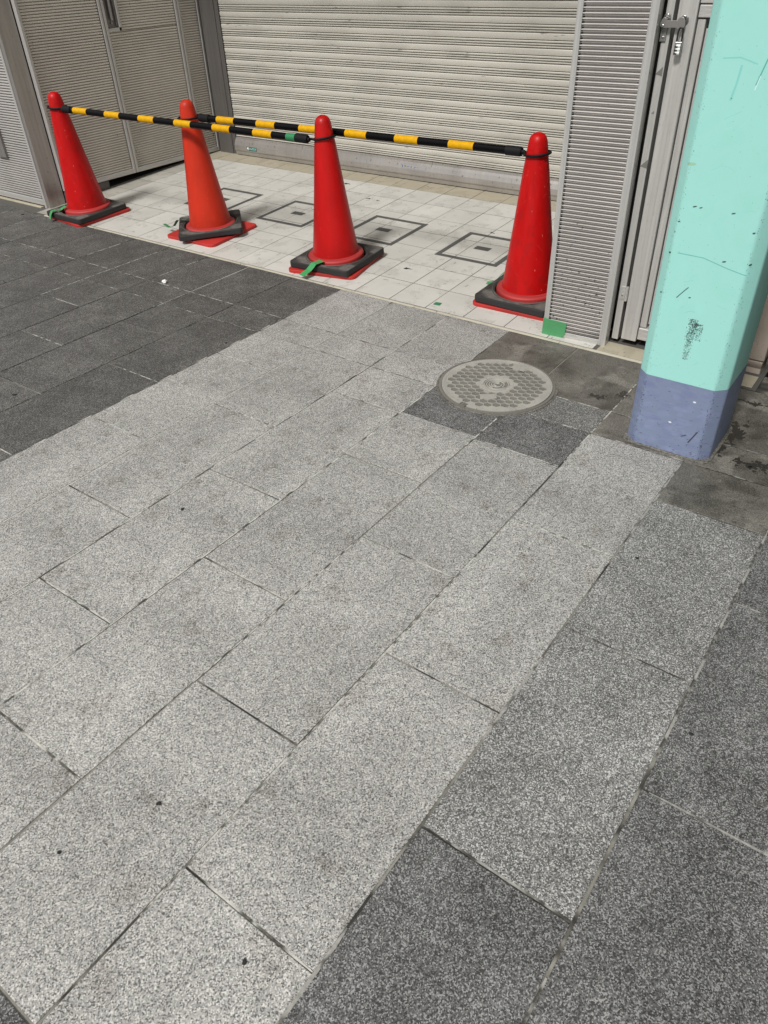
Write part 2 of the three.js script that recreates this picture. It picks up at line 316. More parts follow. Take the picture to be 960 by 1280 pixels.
// dark wet stains and gum on the stones
function blob(r, n, ragged, sx = 1, sz = 1, h = 0.0012) {
  const s = new THREE.Shape(); const ph = rnd() * 9;
  for (let i = 0; i < n; i++) { const a = i / n * Math.PI * 2, q = r * (1 + ragged * (Math.sin(a * 3 + ph) * 0.4 + Math.sin(a * 5 + ph * 2) * 0.3 + (rnd() - 0.5) * 0.8)); (i ? s.lineTo : s.moveTo).call(s, Math.cos(a) * q * sx, Math.sin(a) * q * sz); }
  return new THREE.ExtrudeGeometry(s, { depth: h, bevelEnabled: true, bevelSize: h * 0.6, bevelThickness: h * 0.4, bevelSegments: 1 }).rotateX(-Math.PI / 2);
}
for (const [x, z, r, sx, sz] of [[-0.325, -2.36, 0.038, 0.8, 2.2], [-0.232, -2.2, 0.03, 1.4, 0.7], [-0.34, -2.25, 0.02, 0.8, 2], [-0.2, -2.22, 0.016, 1.3, 0.8], [-0.33, -2.6, 0.018, 2, 0.7], [-0.8, -2.36, 0.016, 1.4, 0.8], [-0.735, -2.42, 0.018, 1, 1.2]]) { const gs = [blob(r * 0.62, 40, 0.7, sx, sz, 0.0005).translate(x, 0.0011, z)]; for (let i = 0; i < 16; i++) { const a = rr(0, 6.3), d = r * rr(0.4, 1.5); gs.push(blob(r * rr(0.06, 0.3), 12, 0.7, rr(0.7, 1.5), rr(0.7, 1.5), 0.0004).translate(x + Math.cos(a) * d * sx, 0.0011 + 0.00002 * i, z + Math.sin(a) * d * sz)); } part('stain', merge(gs), M.stain, pavement); }
const gums = [[-0.363, -1.584, 0.006, 'black gum spot on the grey paver right of the light strip, below the column'], [-0.068, -1.113, 0.005, 'black gum speck on the dark paver by the right edge of the photo'], [-0.86, -0.369, 0.007, 'black smear of two crumbs on the light paver at the lower left'], [-0.936, -0.196, 0.0045, 'tiny black speck on the light paver left of the black smear'], [-0.521, -0.261, 0.006, 'black gum spot on the light paver at the bottom, nearest the camera'], [-2.293, -1.955, 0.008, 'black gum spot on the edge of the dark paving beside the light strip'], [-2.648, -1.184, 0.008, 'black gum spot on the dark paving at the left edge of the photo'], [-1.553, -1.049, 0.008, 'brown black gum spot in the middle of the light strip'], [-4.86, -2.64, 0.012, 'black gum spot in front of the left ribbed wall']];
for (const [x, z, r, l] of gums) solo('gum_spot', l, 'gum spot', blob(r * 0.5, 18, 0.45, rr(0.9, 1.6), rr(0.7, 1), 0.0016), M.gum, [x, 0.0012, z], rr(0, 6), 'black gum spots on the paving');
{ const g = new THREE.IcosahedronGeometry(0.012, 2); const p = g.attributes.position; for (let i = 0; i < p.count; i++) { const q = 0.75 + 0.5 * h2(Math.round(p.getX(i) * 900), Math.round(p.getZ(i) * 900 + p.getY(i) * 300), 3); p.setXYZ(i, p.getX(i) * q, Math.max(-0.008, p.getY(i) * q * 0.8), p.getZ(i) * q); } g.computeVertexNormals();
  solo('paper_scrap', 'small crumpled white scrap lying on the dark paving in front of the second cone', 'litter', g, M.white, [-3.079, 0.009, -2.295]); }

// ---------------------------------------------------------------- sloping tile floor of the recess
const SL = 0.05, tileFloor = new THREE.Group(); tileFloor.name = 'tile_floor'; tileFloor.userData.kind = 'structure';
tileFloor.position.set(0, 0.0, -2.70); tileFloor.rotation.x = Math.atan(SL); scene.add(tileFloor);
const floorY = (z) => Math.max(0, SL * (-2.70 - z));
part('tile_bed', box(-5.4, -0.35, -0.05, -0.0009, -1.75, -0.004), M.tileBed, tileFloor);
const TX = 0.2025, TZ = 0.2045;
{ const shared = {};
  const xs = []; for (let k = -4; k <= 15; k++) xs.push(-1.79 - TX * k + 0.0);
  const zr = [-0.018, -0.225]; for (let i = 1; i <= 6; i++) zr.push(-0.225 - TZ * i); zr.push(-1.655);
  for (let i = 0; i < xs.length - 1; i++) for (let r = 0; r < zr.length - 1; r++) {
    const x1 = xs[i], x0 = xs[i + 1], last = r === zr.length - 2, cx = (x0 + x1) / 2;
    if (x1 > -1.15 && r > 0) continue;
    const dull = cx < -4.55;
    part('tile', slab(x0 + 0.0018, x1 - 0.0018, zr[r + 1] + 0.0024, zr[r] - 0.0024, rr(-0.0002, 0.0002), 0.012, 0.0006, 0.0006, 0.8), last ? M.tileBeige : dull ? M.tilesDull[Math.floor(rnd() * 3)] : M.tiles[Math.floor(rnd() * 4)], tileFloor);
  }
  for (let x = -4.72; x < -0.5; x += 0.6) part('nosing', slab(x + 0.001, Math.min(x + 0.599, -0.5), -0.0165, -0.001, 0.0, 0.04, 0.002, 0.001, 0.8), M.nosing, tileFloor);
  for (let x = -0.965; x < -0.5; x += 0.3) part('sill_tile', slab(x + 0.001, x + 0.299, -0.11, -0.0185, 0.0, 0.03, 0.002, 0.001, 0.8), M.tileBeige, tileFloor);
  // four worn dark square outlines with a small oblong in the middle, let into the tiles
  for (let q = 0; q < 4; q++) {
    const cx = -1.92 - 0.643 * q, cz = -0.765, w = 0.184, t = 0.028, y0 = 0.0004, y1 = 0.0011;
    const strips = [box(cx - w, cx + w, y0, y1, cz - w, cz - w + t), box(cx - w, cx + w, y0, y1, cz + w - t, cz + w), box(cx - w, cx - w + t, y0, y1, cz - w + t, cz + w - t), box(cx + w - t, cx + w, y0, y1, cz - w + t, cz + w - t)];
    const f = part('inlay_square', uvPlanar(merge(strips), 0, 2, 3), M.inlay, tileFloor);
    part('inlay_centre', uvPlanar(box(cx - 0.044, cx + 0.044, y0, y1, cz - 0.022, cz + 0.022), 0, 2, 3), M.inlay, f);
  }
  for (const [x, z, r] of [[-2.98, -1.18, 0.02], [-2.9, -1.17, 0.016], [-3.16, -0.86, 0.018], [-1.99, -0.99, 0.016], [-2.12, -0.36, 0.026], [-2.52, -0.78, 0.009], [-2.58, -0.86, 0.007], [-3.3, -1.37, 0.03], [-4.43, -1.13, 0.03], [-1.79, -0.6, 0.01], [-1.62, -0.25, 0.008]]) part('scuff', blob(r * 0.5, 16, 0.9, 1.5, 0.6, 0.0003).rotateY(rr(-0.4, 0.4)).translate(x, 0.0006, z), M.gum, tileFloor);
}

// ---------------------------------------------------------------- ribbed aluminium sheets
const RIB = 0.0151, PANEL = [[0, -0.004], [0.0042, -0.004], [0.0050, 0.003], [0.0070, 0.0042], [0.0078, -0.0015], [0.0092, -0.0015], [0.0100, 0.003], [0.0124, 0.004], [0.0140, 0.003], [0.0151, -0.004]];
const DPROF = [[0, -0.008], [0.0038, -0.008], [0.0044, 0.003], [0.0075, 0.0048], [0.0125, 0.0042], [0.0146, 0.003], [0.0151, -0.008]];
function ribbed(w, h, yb = 0, gap = 0.006, RPROF = DPROF) {            // faces +z, x from 0 to w, bottom at yb; ridges run on over a dark gap at the left
  const L = [], ox = rnd() * 3, f = (q) => [(q[0] + ox) / 1.28, (q[1] + yb) / 2.56];
  const n = Math.floor(h / RIB);
  for (let i = 0; i < n; i++) for (let k = 0; k < RPROF.length - 1; k++) {
    const [ya, za] = RPROF[k], [yc, zc] = RPROF[k + 1], y0 = i * RIB + ya, y1 = i * RIB + yc, xa = za + zc > 0.004 ? 0 : gap;
    L.push([[xa, y0, za], [w, y0, za], [w, y1, zc], [xa, y1, zc], f]);
  }
  L.push([[gap, n * RIB, RPROF[0][1]], [w, n * RIB, RPROF[0][1]], [w, h, 0.004], [gap, h, 0.004], f]);
  return quads(L);
}
const TOP = 2.9;

// left return wall: three ribbed doors facing the recess
const doorWall = thing('ribbed_door_wall', 'wall of grey ribbed aluminium doors down the left side of the tiled recess', 'door', [-4.785, 0, -2.935], Math.PI / 2);
{
  const Y0 = 0.087, H = TOP - Y0;
  const bar = (x0, x1, y0, y1, d = 0.012) => rbox(x0, x1, y0, y1, -0.02, d, 0.0025);
  const mk = (x0, x1, notch) => {
    const d = new THREE.Group(); d.name = 'door'; doorWall.add(d);
    part('backing', box(x0 + 0.004, x1 - 0.004, Y0 + 0.01, TOP, -0.035, -0.0125), M.dark, d);
    const fr = [bar(x0, x0 + 0.02, Y0, TOP), bar(x1 - 0.018, x1, Y0, TOP), bar(x0 + 0.02, x1 - 0.018, Y0, Y0 + 0.03, 0.011)];
    const xs = x0 + 0.021, w = x1 - 0.018 - xs - 0.007;
    if (notch) {
      const ny = 0.945, nw = 0.125;
      fr.push(bar(x0 + nw - 0.018, x0 + nw, ny, 1.5), bar(x0 + 0.02, x0 + nw - 0.018, ny - 0.018, ny, 0.011), bar(x0 + 0.02, x0 + nw, 1.5, 1.518, 0.011));
      part('ribbed_sheet', merge([ribbed(w, ny - 0.018 - Y0 - 0.03, Y0).translate(xs, Y0 + 0.03, 0), ribbed(w - nw + 0.02, 1.518 - ny + 0.018, ny).translate(xs + nw - 0.02, ny - 0.018, -0.0002), ribbed(w, TOP - 1.518, 1.518).translate(xs, 1.518, 0)]), M.ribShade, d);
      part('handle_recess', merge([box(x0 + 0.02, x0 + nw - 0.018, ny, 1.5, -0.022, -0.012), box(x0 + 0.028, x0 + 0.034, ny + 0.01, 1.49, -0.012, 0.004), box(x0 + nw - 0.03, x0 + nw - 0.024, ny + 0.01, 1.49, -0.012, 0.002)]), M.aluDark, d);
      part('handle', merge([rbox(x0 + 0.055, x0 + 0.075, 0.985, 1.25, -0.008, 0.012, 0.008), new THREE.CylinderGeometry(0.006, 0.006, 0.01, 12).rotateX(Math.PI / 2).translate(x0 + 0.064, 0.972, -0.006)]), M.chromeDull, d);
    } else part('ribbed_sheet', ribbed(w, H - 0.03, Y0).translate(xs, Y0 + 0.03, 0), M.ribShade, d);
    part('frame', merge(fr), M.aluDoor, d);
    return d;
  };
  mk(0.0, 0.585, false); mk(0.590, 1.205, true); mk(1.21, 1.405, false);
  part('edge_strip', rbox(1.41, 1.47, 0.07, TOP, -0.03, 0.004), M.jamb, doorWall);
  part('foot_block', rbox(0.0, 0.36, -0.005, 0.078, -0.06, -0.012, 0.003), M.jamb, doorWall);
}
// left ribbed wall facing the street with its corner post
const leftWall = thing('ribbed_wall', 'grey ribbed metal wall with a plain corner post at the far left, facing the paving', 'wall', [-6.6, 0, -2.815]);
{
  part('ribbed_sheet', ribbed(1.745, TOP - 0.055, 0.05, 0).translate(0, 0.055, 0), M.ribLeft, leftWall);
  part('base_rail', rbox(0, 1.745, 0.018, 0.054, -0.03, 0.009, 0.003), M.alu, leftWall);
  part('backing', box(0, 1.745, 0.0, TOP, -0.10, -0.0125), M.dark, leftWall);
  part('sill', slab(0, 1.72, -0.004, 0.028, 0.010, 0.02, 0.004, 0.002, 0.8), M.tileBeige, leftWall);
  part('edge_strip', rbox(1.746, 1.766, 0.0, TOP, -0.03, 0.012, 0.002), M.alu, leftWall);
  part('corner_post', merge([rbox(1.767, 1.797, 0.0, TOP, -0.113, 0.006, 0.003), box(1.7965, 1.7976, 0.150, 0.1515, -0.11, 0.004)]), M.post, leftWall);
  for (const y of [0.05, 0.14, 0.22, 0.3]) { const m = part('screw', new THREE.CylinderGeometry(0.0035, 0.0035, 0.004, 8).rotateZ(Math.PI / 2).translate(1.798, y, -0.06 + 0.02 * Math.sin(y * 40)), M.aluDark, leftWall); }
  part('cover_plate', rbox(1.37, 1.475, 0.285, 0.46, 0, 0.022, 0.003), M.aluDark, leftWall);
}

// ---------------------------------------------------------------- roller shutter
const ZS = -4.335;
const shutter = thing('roller_shutter', 'closed beige roller shutter with a steel bottom rail at the back of the tiled recess', 'shutter', [0, 0, ZS]);
{
  const x0 = -4.562, x1 = -1.12, yb = 0.203, P = 0.0715;
  const prof = []; const ridge = (a, b, o, t) => prof.push([a, -0.009], [a + 0.0003, o * 0.35], [a + (b - a) * 0.3, o * 0.85], [a + (b - a) * 0.62, o], [b - t, o * 1.02], [b - 0.0004, o * 0.3], [b, -0.009]);
  ridge(0.0030, 0.0113, 0.0068, 0.003); ridge(0.0148, 0.0231, 0.0068, 0.003); ridge(0.0266, 0.0370, 0.0074, 0.0034); ridge(0.0408, 0.0710, 0.0066, 0.0046); prof.unshift([0, -0.009]); prof.push([0.0715, -0.009]);
  const mk = (off) => { const L = [], f = (q) => [(q[0] + off * 2.7) / 2.4, (q[1] + off) / 0.9]; for (let k = 0; k < prof.length - 1; k++) { const [a, za] = prof[k], [b, zb] = prof[k + 1]; L.push([[x0, a, za], [x1, a, za], [x1, b, zb], [x0, b, zb], f]); } return toCreasedNormals(quads(L), 0.35); };
  const vars = [0.0, 0.131, 0.274, 0.409, 0.533, 0.688, 0.802].map(mk);
  for (let i = 0; i < 38; i++) { const m = part('slat', vars[(i * 3 + (i % 5)) % 7], M.slat, shutter); m.position.set(0, yb + i * P, (h2(i, 3, 1) - 0.5) * 0.0012); }
  const bp = [[0.086, -0.01], [0.086, 0.026], [0.112, 0.03], [0.116, 0.036], [0.122, 0.037], [0.150, 0.037], [0.176, 0.026], [0.190, 0.016], [0.193, 0.0125], [0.2, 0.0125], [0.2025, 0.008], [0.2025, -0.01]];
  const L = []; for (let k = 0; k < bp.length - 1; k++) { const [a, za] = bp[k], [b, zb] = bp[k + 1]; L.push([[x0, a, za], [x1, a, za], [x1, b, zb], [x0, b, zb], (q) => [q[0] / 1.1, (q[1] + q[2]) / 1.1]]); }
  const rail = part('bottom_rail', quads(L), M.steel, shutter);
  part('rubber_seal', box(x0, x1, 0.079, 0.0855, -0.01, 0.02), M.dark, rail);
  // maker's stickers, worn past reading
  const st1 = canvasTex(256, 80, (c, w, h) => {
    c.fillStyle = '#4a4440'; c.fillRect(0, 0, w, h); c.fillStyle = '#2f6f68'; c.fillRect(6, 8, 244, 66); c.fillStyle = '#e9ece6'; c.beginPath(); c.ellipse(34, 36, 26, 26, 0, 0, 7); c.fill(); c.fillRect(28, 50, 14, 24); c.fillStyle = '#2a2f2e'; c.beginPath(); c.ellipse(42, 46, 8, 12, 0.4, 0, 7); c.fill();
    c.strokeStyle = '#bcd8d2'; c.lineWidth = 9; for (const s of [[80, 24, 78, 60], [100, 20, 112, 60], [124, 30, 124, 62], [150, 18, 184, 20], [166, 22, 152, 62], [172, 40, 190, 62], [206, 24, 236, 24], [222, 24, 220, 62], [206, 44, 236, 44]]) { c.beginPath(); c.moveTo(s[0], s[1]); c.lineTo(s[2], s[3]); c.stroke(); }
  });
  const st2 = canvasTex(512, 80, (c, w, h) => {
    c.fillStyle = '#97928f'; c.fillRect(0, 0, w, h); const col = ['#263a86', '#2d7a46', '#2c3f8c', '#55628f', '#4a5a98', '#6a7196', '#8a8c9a', '#8f8f98'];
    for (let k = 0; k < 8; k++) { c.strokeStyle = col[k]; c.lineWidth = 10; const x = 14 + k * 62; for (let m = 0; m < 4; m++) { c.beginPath(); c.moveTo(x + 44 * h2(k, m, 1), 12 + 56 * h2(k, m, 2)); c.lineTo(x + 44 * h2(k, m, 3), 12 + 56 * h2(k, m, 4)); c.stroke(); } }
  });
  const dec = (x0, x1, y0, y1, z0, z1, t, lab) => { const b = new THREE.BufferGeometry(); const e = 0.0012, a = [[x0, y0, z0 + e], [x1, y0, z0 + e], [x1, y1, z1 + e], [x0, y1, z1 + e]]; const g = quads([[...a, (q) => [(q[0] - x0) / (x1 - x0), (q[1] - y0) / (y1 - y0)]]]); part('sticker', g, std(lin(1, 1, 1), 0.45, { map: t }), rail, lab); };
  dec(-4.435, -4.335, 0.124, 0.149, 0.037, 0.037, st1, 'small teal sticker with a white round mark');
  dec(-3.03, -2.83, 0.154, 0.174, 0.0355, 0.027, st2, 'worn strip sticker with faded blue lettering');
}
// dark jamb column left of the shutter
const jamb = thing('shutter_jamb', 'dark grey metal jamb post between the side doors and the roller shutter', 'post', [-4.655, 0, -4.32]);
part('post', rbox(-0.095, 0.045, 0.02, TOP, -0.1, 0.0, 0.004), M.jamb, jamb);
part('guide_rail', merge([rbox(0.046, 0.086, 0.02, TOP, -0.1, -0.004, 0.003), rbox(0.038, 0.05, 0.02, TOP, -0.05, 0.004, 0.003)]), M.jamb, jamb);

// ---------------------------------------------------------------- right: ribbed panel, door, pier
const panel = thing('ribbed_panel', 'upright grey ribbed metal panel in a pale frame, right of the fourth cone', 'panel', [-1.216, 0.002, -2.752], 0.05);
{
  part('frame', merge([rbox(0.0, 0.021, 0.0, TOP, -0.04, 0.006, 0.002), rbox(0.241, 0.269, 0.0, TOP, -0.04, 0.006, 0.002), rbox(0.021, 0.241, 0.0, 0.022, -0.03, 0.004, 0.002)]), M.alu, panel);
  part('ribbed_sheet', ribbed(0.2195, TOP - 0.022, 0.02, 0.006, PANEL).translate(0.0212, 0.022, 0), M.rib, panel);
  part('backing', box(0.01, 0.26, 0.005, TOP, -0.038, -0.0125), M.dark, panel);
}
const ZD = -2.815;
const rdoor = thing('metal_door', 'plain grey metal door with a latch and padlock beside the turquoise column', 'door', [0, 0, ZD]);
{
  const Y = 0.03;
  part('rubber_strip', box(-0.949, -0.943, 0.0, TOP, -0.03, -0.012), M.black, rdoor);
  part('jamb', rbox(-0.941, -0.916, Y - 0.008, TOP, -0.05, 0.006, 0.002), M.aluDoor, rdoor);
  part('stile', rbox(-0.903, -0.842, Y, TOP, -0.045, 0.008, 0.003), M.aluDoor, rdoor);
  part('inner_bead', merge([rbox(-0.8395, -0.8145, Y + 0.06, 1.108, -0.045, -0.004, 0.003), rbox(-0.8115, -0.55, Y + 0.075, 1.082, -0.05, -0.012, 0.002)]), M.aluDoor, rdoor);
  part('bottom_rail', rbox(-0.8395, -0.55, Y + 0.01, Y + 0.058, -0.045, 0.004, 0.003), M.aluDoor, rdoor);
  part('mid_rail', merge([rbox(-0.8395, -0.55, 1.111, 1.145, -0.045, 0.002, 0.003), rbox(-0.8395, -0.55, 1.148, 1.19, -0.045, 0.005, 0.003)]), M.aluDoor, rdoor);
  part('upper_panel', rbox(-0.8395, -0.55, 1.193, TOP, -0.045, -0.006, 0.003), M.aluDoor, rdoor);
  part('gap_filler', box(-0.945, -0.55, Y, TOP, -0.09, -0.052), M.dark, rdoor);
  const hinge = part('hinge', merge([new THREE.CylinderGeometry(0.0065, 0.0065, 0.055, 14).translate(-0.909, 0.215, 0.012), rbox(-0.934, -0.91, 0.19, 0.24, 0.005, 0.009, 0.001)]), M.aluDoor, rdoor);
  part('screw', new THREE.SphereGeometry(0.004, 10, 8).translate(-0.926, 0.207, 0.010), M.chrome, hinge);
  // latch plate, bar with a hooked end, and staples
  const bs = new THREE.Shape(); bs.moveTo(-0.94, -0.009); bs.lineTo(-0.895, -0.008); bs.quadraticCurveTo(-0.888, -0.010, -0.884, -0.016); bs.quadraticCurveTo(-0.874, -0.016, -0.869, -0.004); bs.quadraticCurveTo(-0.868, 0.014, -0.878, 0.019); bs.quadraticCurveTo(-0.889, 0.020, -0.893, 0.010); bs.lineTo(-0.928, 0.009); bs.quadraticCurveTo(-0.93, 0.018, -0.937, 0.018); bs.quadraticCurveTo(-0.947, 0.01, -0.945, -0.004); bs.closePath();
  const latch = part('latch', merge([new THREE.ExtrudeGeometry(bs, { depth: 0.003, bevelEnabled: true, bevelSize: 0.0008, bevelThickness: 0.0008, bevelSegments: 2 }).translate(0, 1.094, 0.022), rbox(-0.946, -0.926, 1.045, 1.11, 0.006, 0.011, 0.002)]), M.chromeDull, rdoor);
  part('rivet', merge([new THREE.SphereGeometry(0.005, 12, 8).scale(1, 1, 0.6).translate(-0.937, 1.09, 0.026), new THREE.SphereGeometry(0.004, 12, 8).scale(1, 1, 0.6).translate(-0.936, 1.058, 0.011)]), M.chrome, latch);
  part('staple', merge([new THREE.TorusGeometry(0.008, 0.003, 8, 20).rotateX(0.3).translate(-0.877, 1.108, 0.014), new THREE.TorusGeometry(0.008, 0.003, 8, 20).rotateX(0.3).translate(-0.931, 1.112, 0.014), new THREE.CylinderGeometry(0.013, 0.013, 0.003, 18).rotateX(Math.PI / 2).translate(-0.876, 1.104, 0.009)]), M.chrome, latch);
  for (const [x, y, s] of [[-0.929, 0.962, 0.013], [-0.928, 0.842, 0.005], [-0.927, 0.68, 0.014]]) { const t = new THREE.Shape(); t.moveTo(-s, -s * 0.6); t.lineTo(s * 0.8, -s); t.lineTo(s * 0.7, s * 1.1); t.closePath(); part('sticker_remnant', new THREE.ExtrudeGeometry(t, { depth: 0.0005, bevelEnabled: false }).translate(x, y, 0.0062), M.aluDark, rdoor); }
}
const lock = thing('padlock', 'small silver combination padlock hanging from the door latch', 'padlock', [-0.877, 1.033, ZD + 0.026], 0.15);
{
  part('body', rbox(-0.011, 0.011, -0.021, 0.016, -0.007, 0.007, 0.003), M.chrome, lock);
  const cv = new THREE.CatmullRomCurve3([[-0.007, 0.012, 0], [-0.007, 0.042, 0], [-0.004, 0.052, 0], [0.004, 0.052, 0], [0.007, 0.042, 0], [0.007, 0.012, 0]].map((p) => new THREE.Vector3(...p)));
  part('shackle', new THREE.TubeGeometry(cv, 28, 0.0026, 10), M.black, lock);
  for (let i = 0; i < 3; i++) { const d = part('dial', new THREE.CylinderGeometry(0.0062, 0.0062, 0.0125, 14).rotateZ(Math.PI / 2).translate(0.0015, 0.004 - i * 0.0095, 0.0035), M.white, lock); part('dial_slot', box(-0.009, 0.0, 0.0028 - i * 0.0095 - 0.0022, 0.0028 - i * 0.0095 + 0.0016, 0.0065, 0.0103), M.black, d); }
}
const pier = thing('stone_pier', 'stained pinkish stone pier of two blocks behind the turquoise column', 'pier', [-0.46, 0, -2.83]);
part('stone_block', uvPlanar(rbox(-0.095, 0.09, 0.0, 0.052, -0.2, 0.0, 0.004), 0, 1, 0.75, 0, -0.02), M.stone, pier); part('stone_block', uvPlanar(rbox(-0.095, 0.092, 0.0555, TOP, -0.2, -0.001, 0.004), 0, 1, 0.75, 0.3, -0.02), M.stone, pier);
const side = thing('side_wall', 'dark green grey wall set back right of the stone pier', 'wall', [-0.365, 0, -2.9]);
part('wall', merge([box(0, 0.45, 0.06, TOP, -0.2, 0), box(0.452, 2.3, -0.02, TOP, -0.2, 1.15)]), M.greenGrey, side); part('plinth', rbox(0, 0.448, 0, 0.057, -0.2, 0.03, 0.004), granBrown[1], side);

// building shell round the recess
const shell = thing('shop_building', 'shop building whose recess holds the doors and the roller shutter', 'building', [0, 0, 0]);
part('back_wall', box(-6.6, 1.9, -0.05, 3.6, -5.2, -4.6), M.wall, shell);
part('side_wall', box(-6.6, -5.2, -0.05, 3.6, -4.6, -2.93), M.wall, shell);
part('inner_wall', box(-1.118, -1.06, -0.02, TOP, -4.6, -2.83), M.wall, shell);
part('fascia', box(-6.6, 1.9, TOP + 0.002, 3.6, -4.6, -2.80), M.wall, shell);
part('room_back', box(-1.06, 1.9, -0.05, TOP, -3.6, -3.4), M.dark, shell);

// ---------------------------------------------------------------- turquoise column
function rrect(hx, hz, r, n = 7) { const p = []; for (const [sx, sz, a0] of [[1, 1, 0], [-1, 1, 1], [-1, -1, 2], [1, -1, 3]]) for (let i = 0; i <= n; i++) { const a = (a0 + i / n) * Math.PI / 2; p.push([sx * (hx - r) + r * Math.cos(a), sz * (hz - r) + r * Math.sin(a)]); } return p; }   // starts at +x side, turns towards +z
function shaft(hx, hz, r, y0, y1, V, U, rows = 1) {
  const pts = cham(hx, hz, r), n = pts.length, pos = [], uv = [], idx = []; let u = 0; const us = [];
  for (let i = 0; i <= n; i++) { const a = pts[i % n], b = pts[(i + n - 1) % n]; if (i) u += Math.hypot(a[0] - b[0], a[1] - b[1]); us.push(u); }
  for (let j = 0; j <= rows; j++) for (let i = 0; i <= n; i++) { const y = y0 + (y1 - y0) * j / rows; pos.push(pts[i % n][0], y, pts[i % n][1]); uv.push(us[i] / U, y / V); }
  for (let j = 0; j < rows; j++) for (let i = 0; i < n; i++) { const a = j * (n + 1) + i, b = a + 1, c = a + n + 1, d = c + 1; idx.push(a, c, b, b, c, d); }
  const g = new THREE.BufferGeometry(); g.setAttribute('position', new THREE.Float32BufferAttribute(pos, 3)); g.setAttribute('uv', new THREE.Float32BufferAttribute(uv, 2)); g.setIndex(idx); g.computeVertexNormals();
  const N = g.attributes.normal; for (let j = 0; j <= rows; j++) { const a = j * (n + 1), b = a + n; for (let k = 0; k < 3; k++) { const m = (N.getComponent(a, k) + N.getComponent(b, k)) / 2; N.setComponent(a, k, m); N.setComponent(b, k, m); } }
  g.userData.us = us; return g;
}
function cham(hx, hz, c, e = 0.007) {              // chamfered square with softened arrises, starting on the +x side and turning towards +z
  const p = []; const bz = (a, b, d) => { for (const t of [0, 0.5, 1]) p.push([0, 1].map((k) => a[k] * (1 - t) * (1 - t) + 2 * b[k] * t * (1 - t) + d[k] * t * t)); };
  for (const [sx, sz] of [[1, 1], [-1, 1], [-1, -1], [1, -1]]) {
    const A = [sx * hx, sz * (hz - c)], B = [sx * (hx - c), sz * hz], q = e * 0.7071, a = [[A[0], A[1] - sz * e], A, [A[0] - sx * q, A[1] + sz * q]], b = [[B[0] + sx * q, B[1] - sz * q], B, [B[0] - sx * e, B[1]]];
    if (sx * sz > 0) { bz(...a); bz(...b); } else { bz(b[2], b[1], b[0]); bz(a[2], a[1], a[0]); }
  }
  return p;
}
const column = thing('column', 'thick turquoise painted column with a blue band round its foot', 'column', [-0.485, 0, -2.268]);
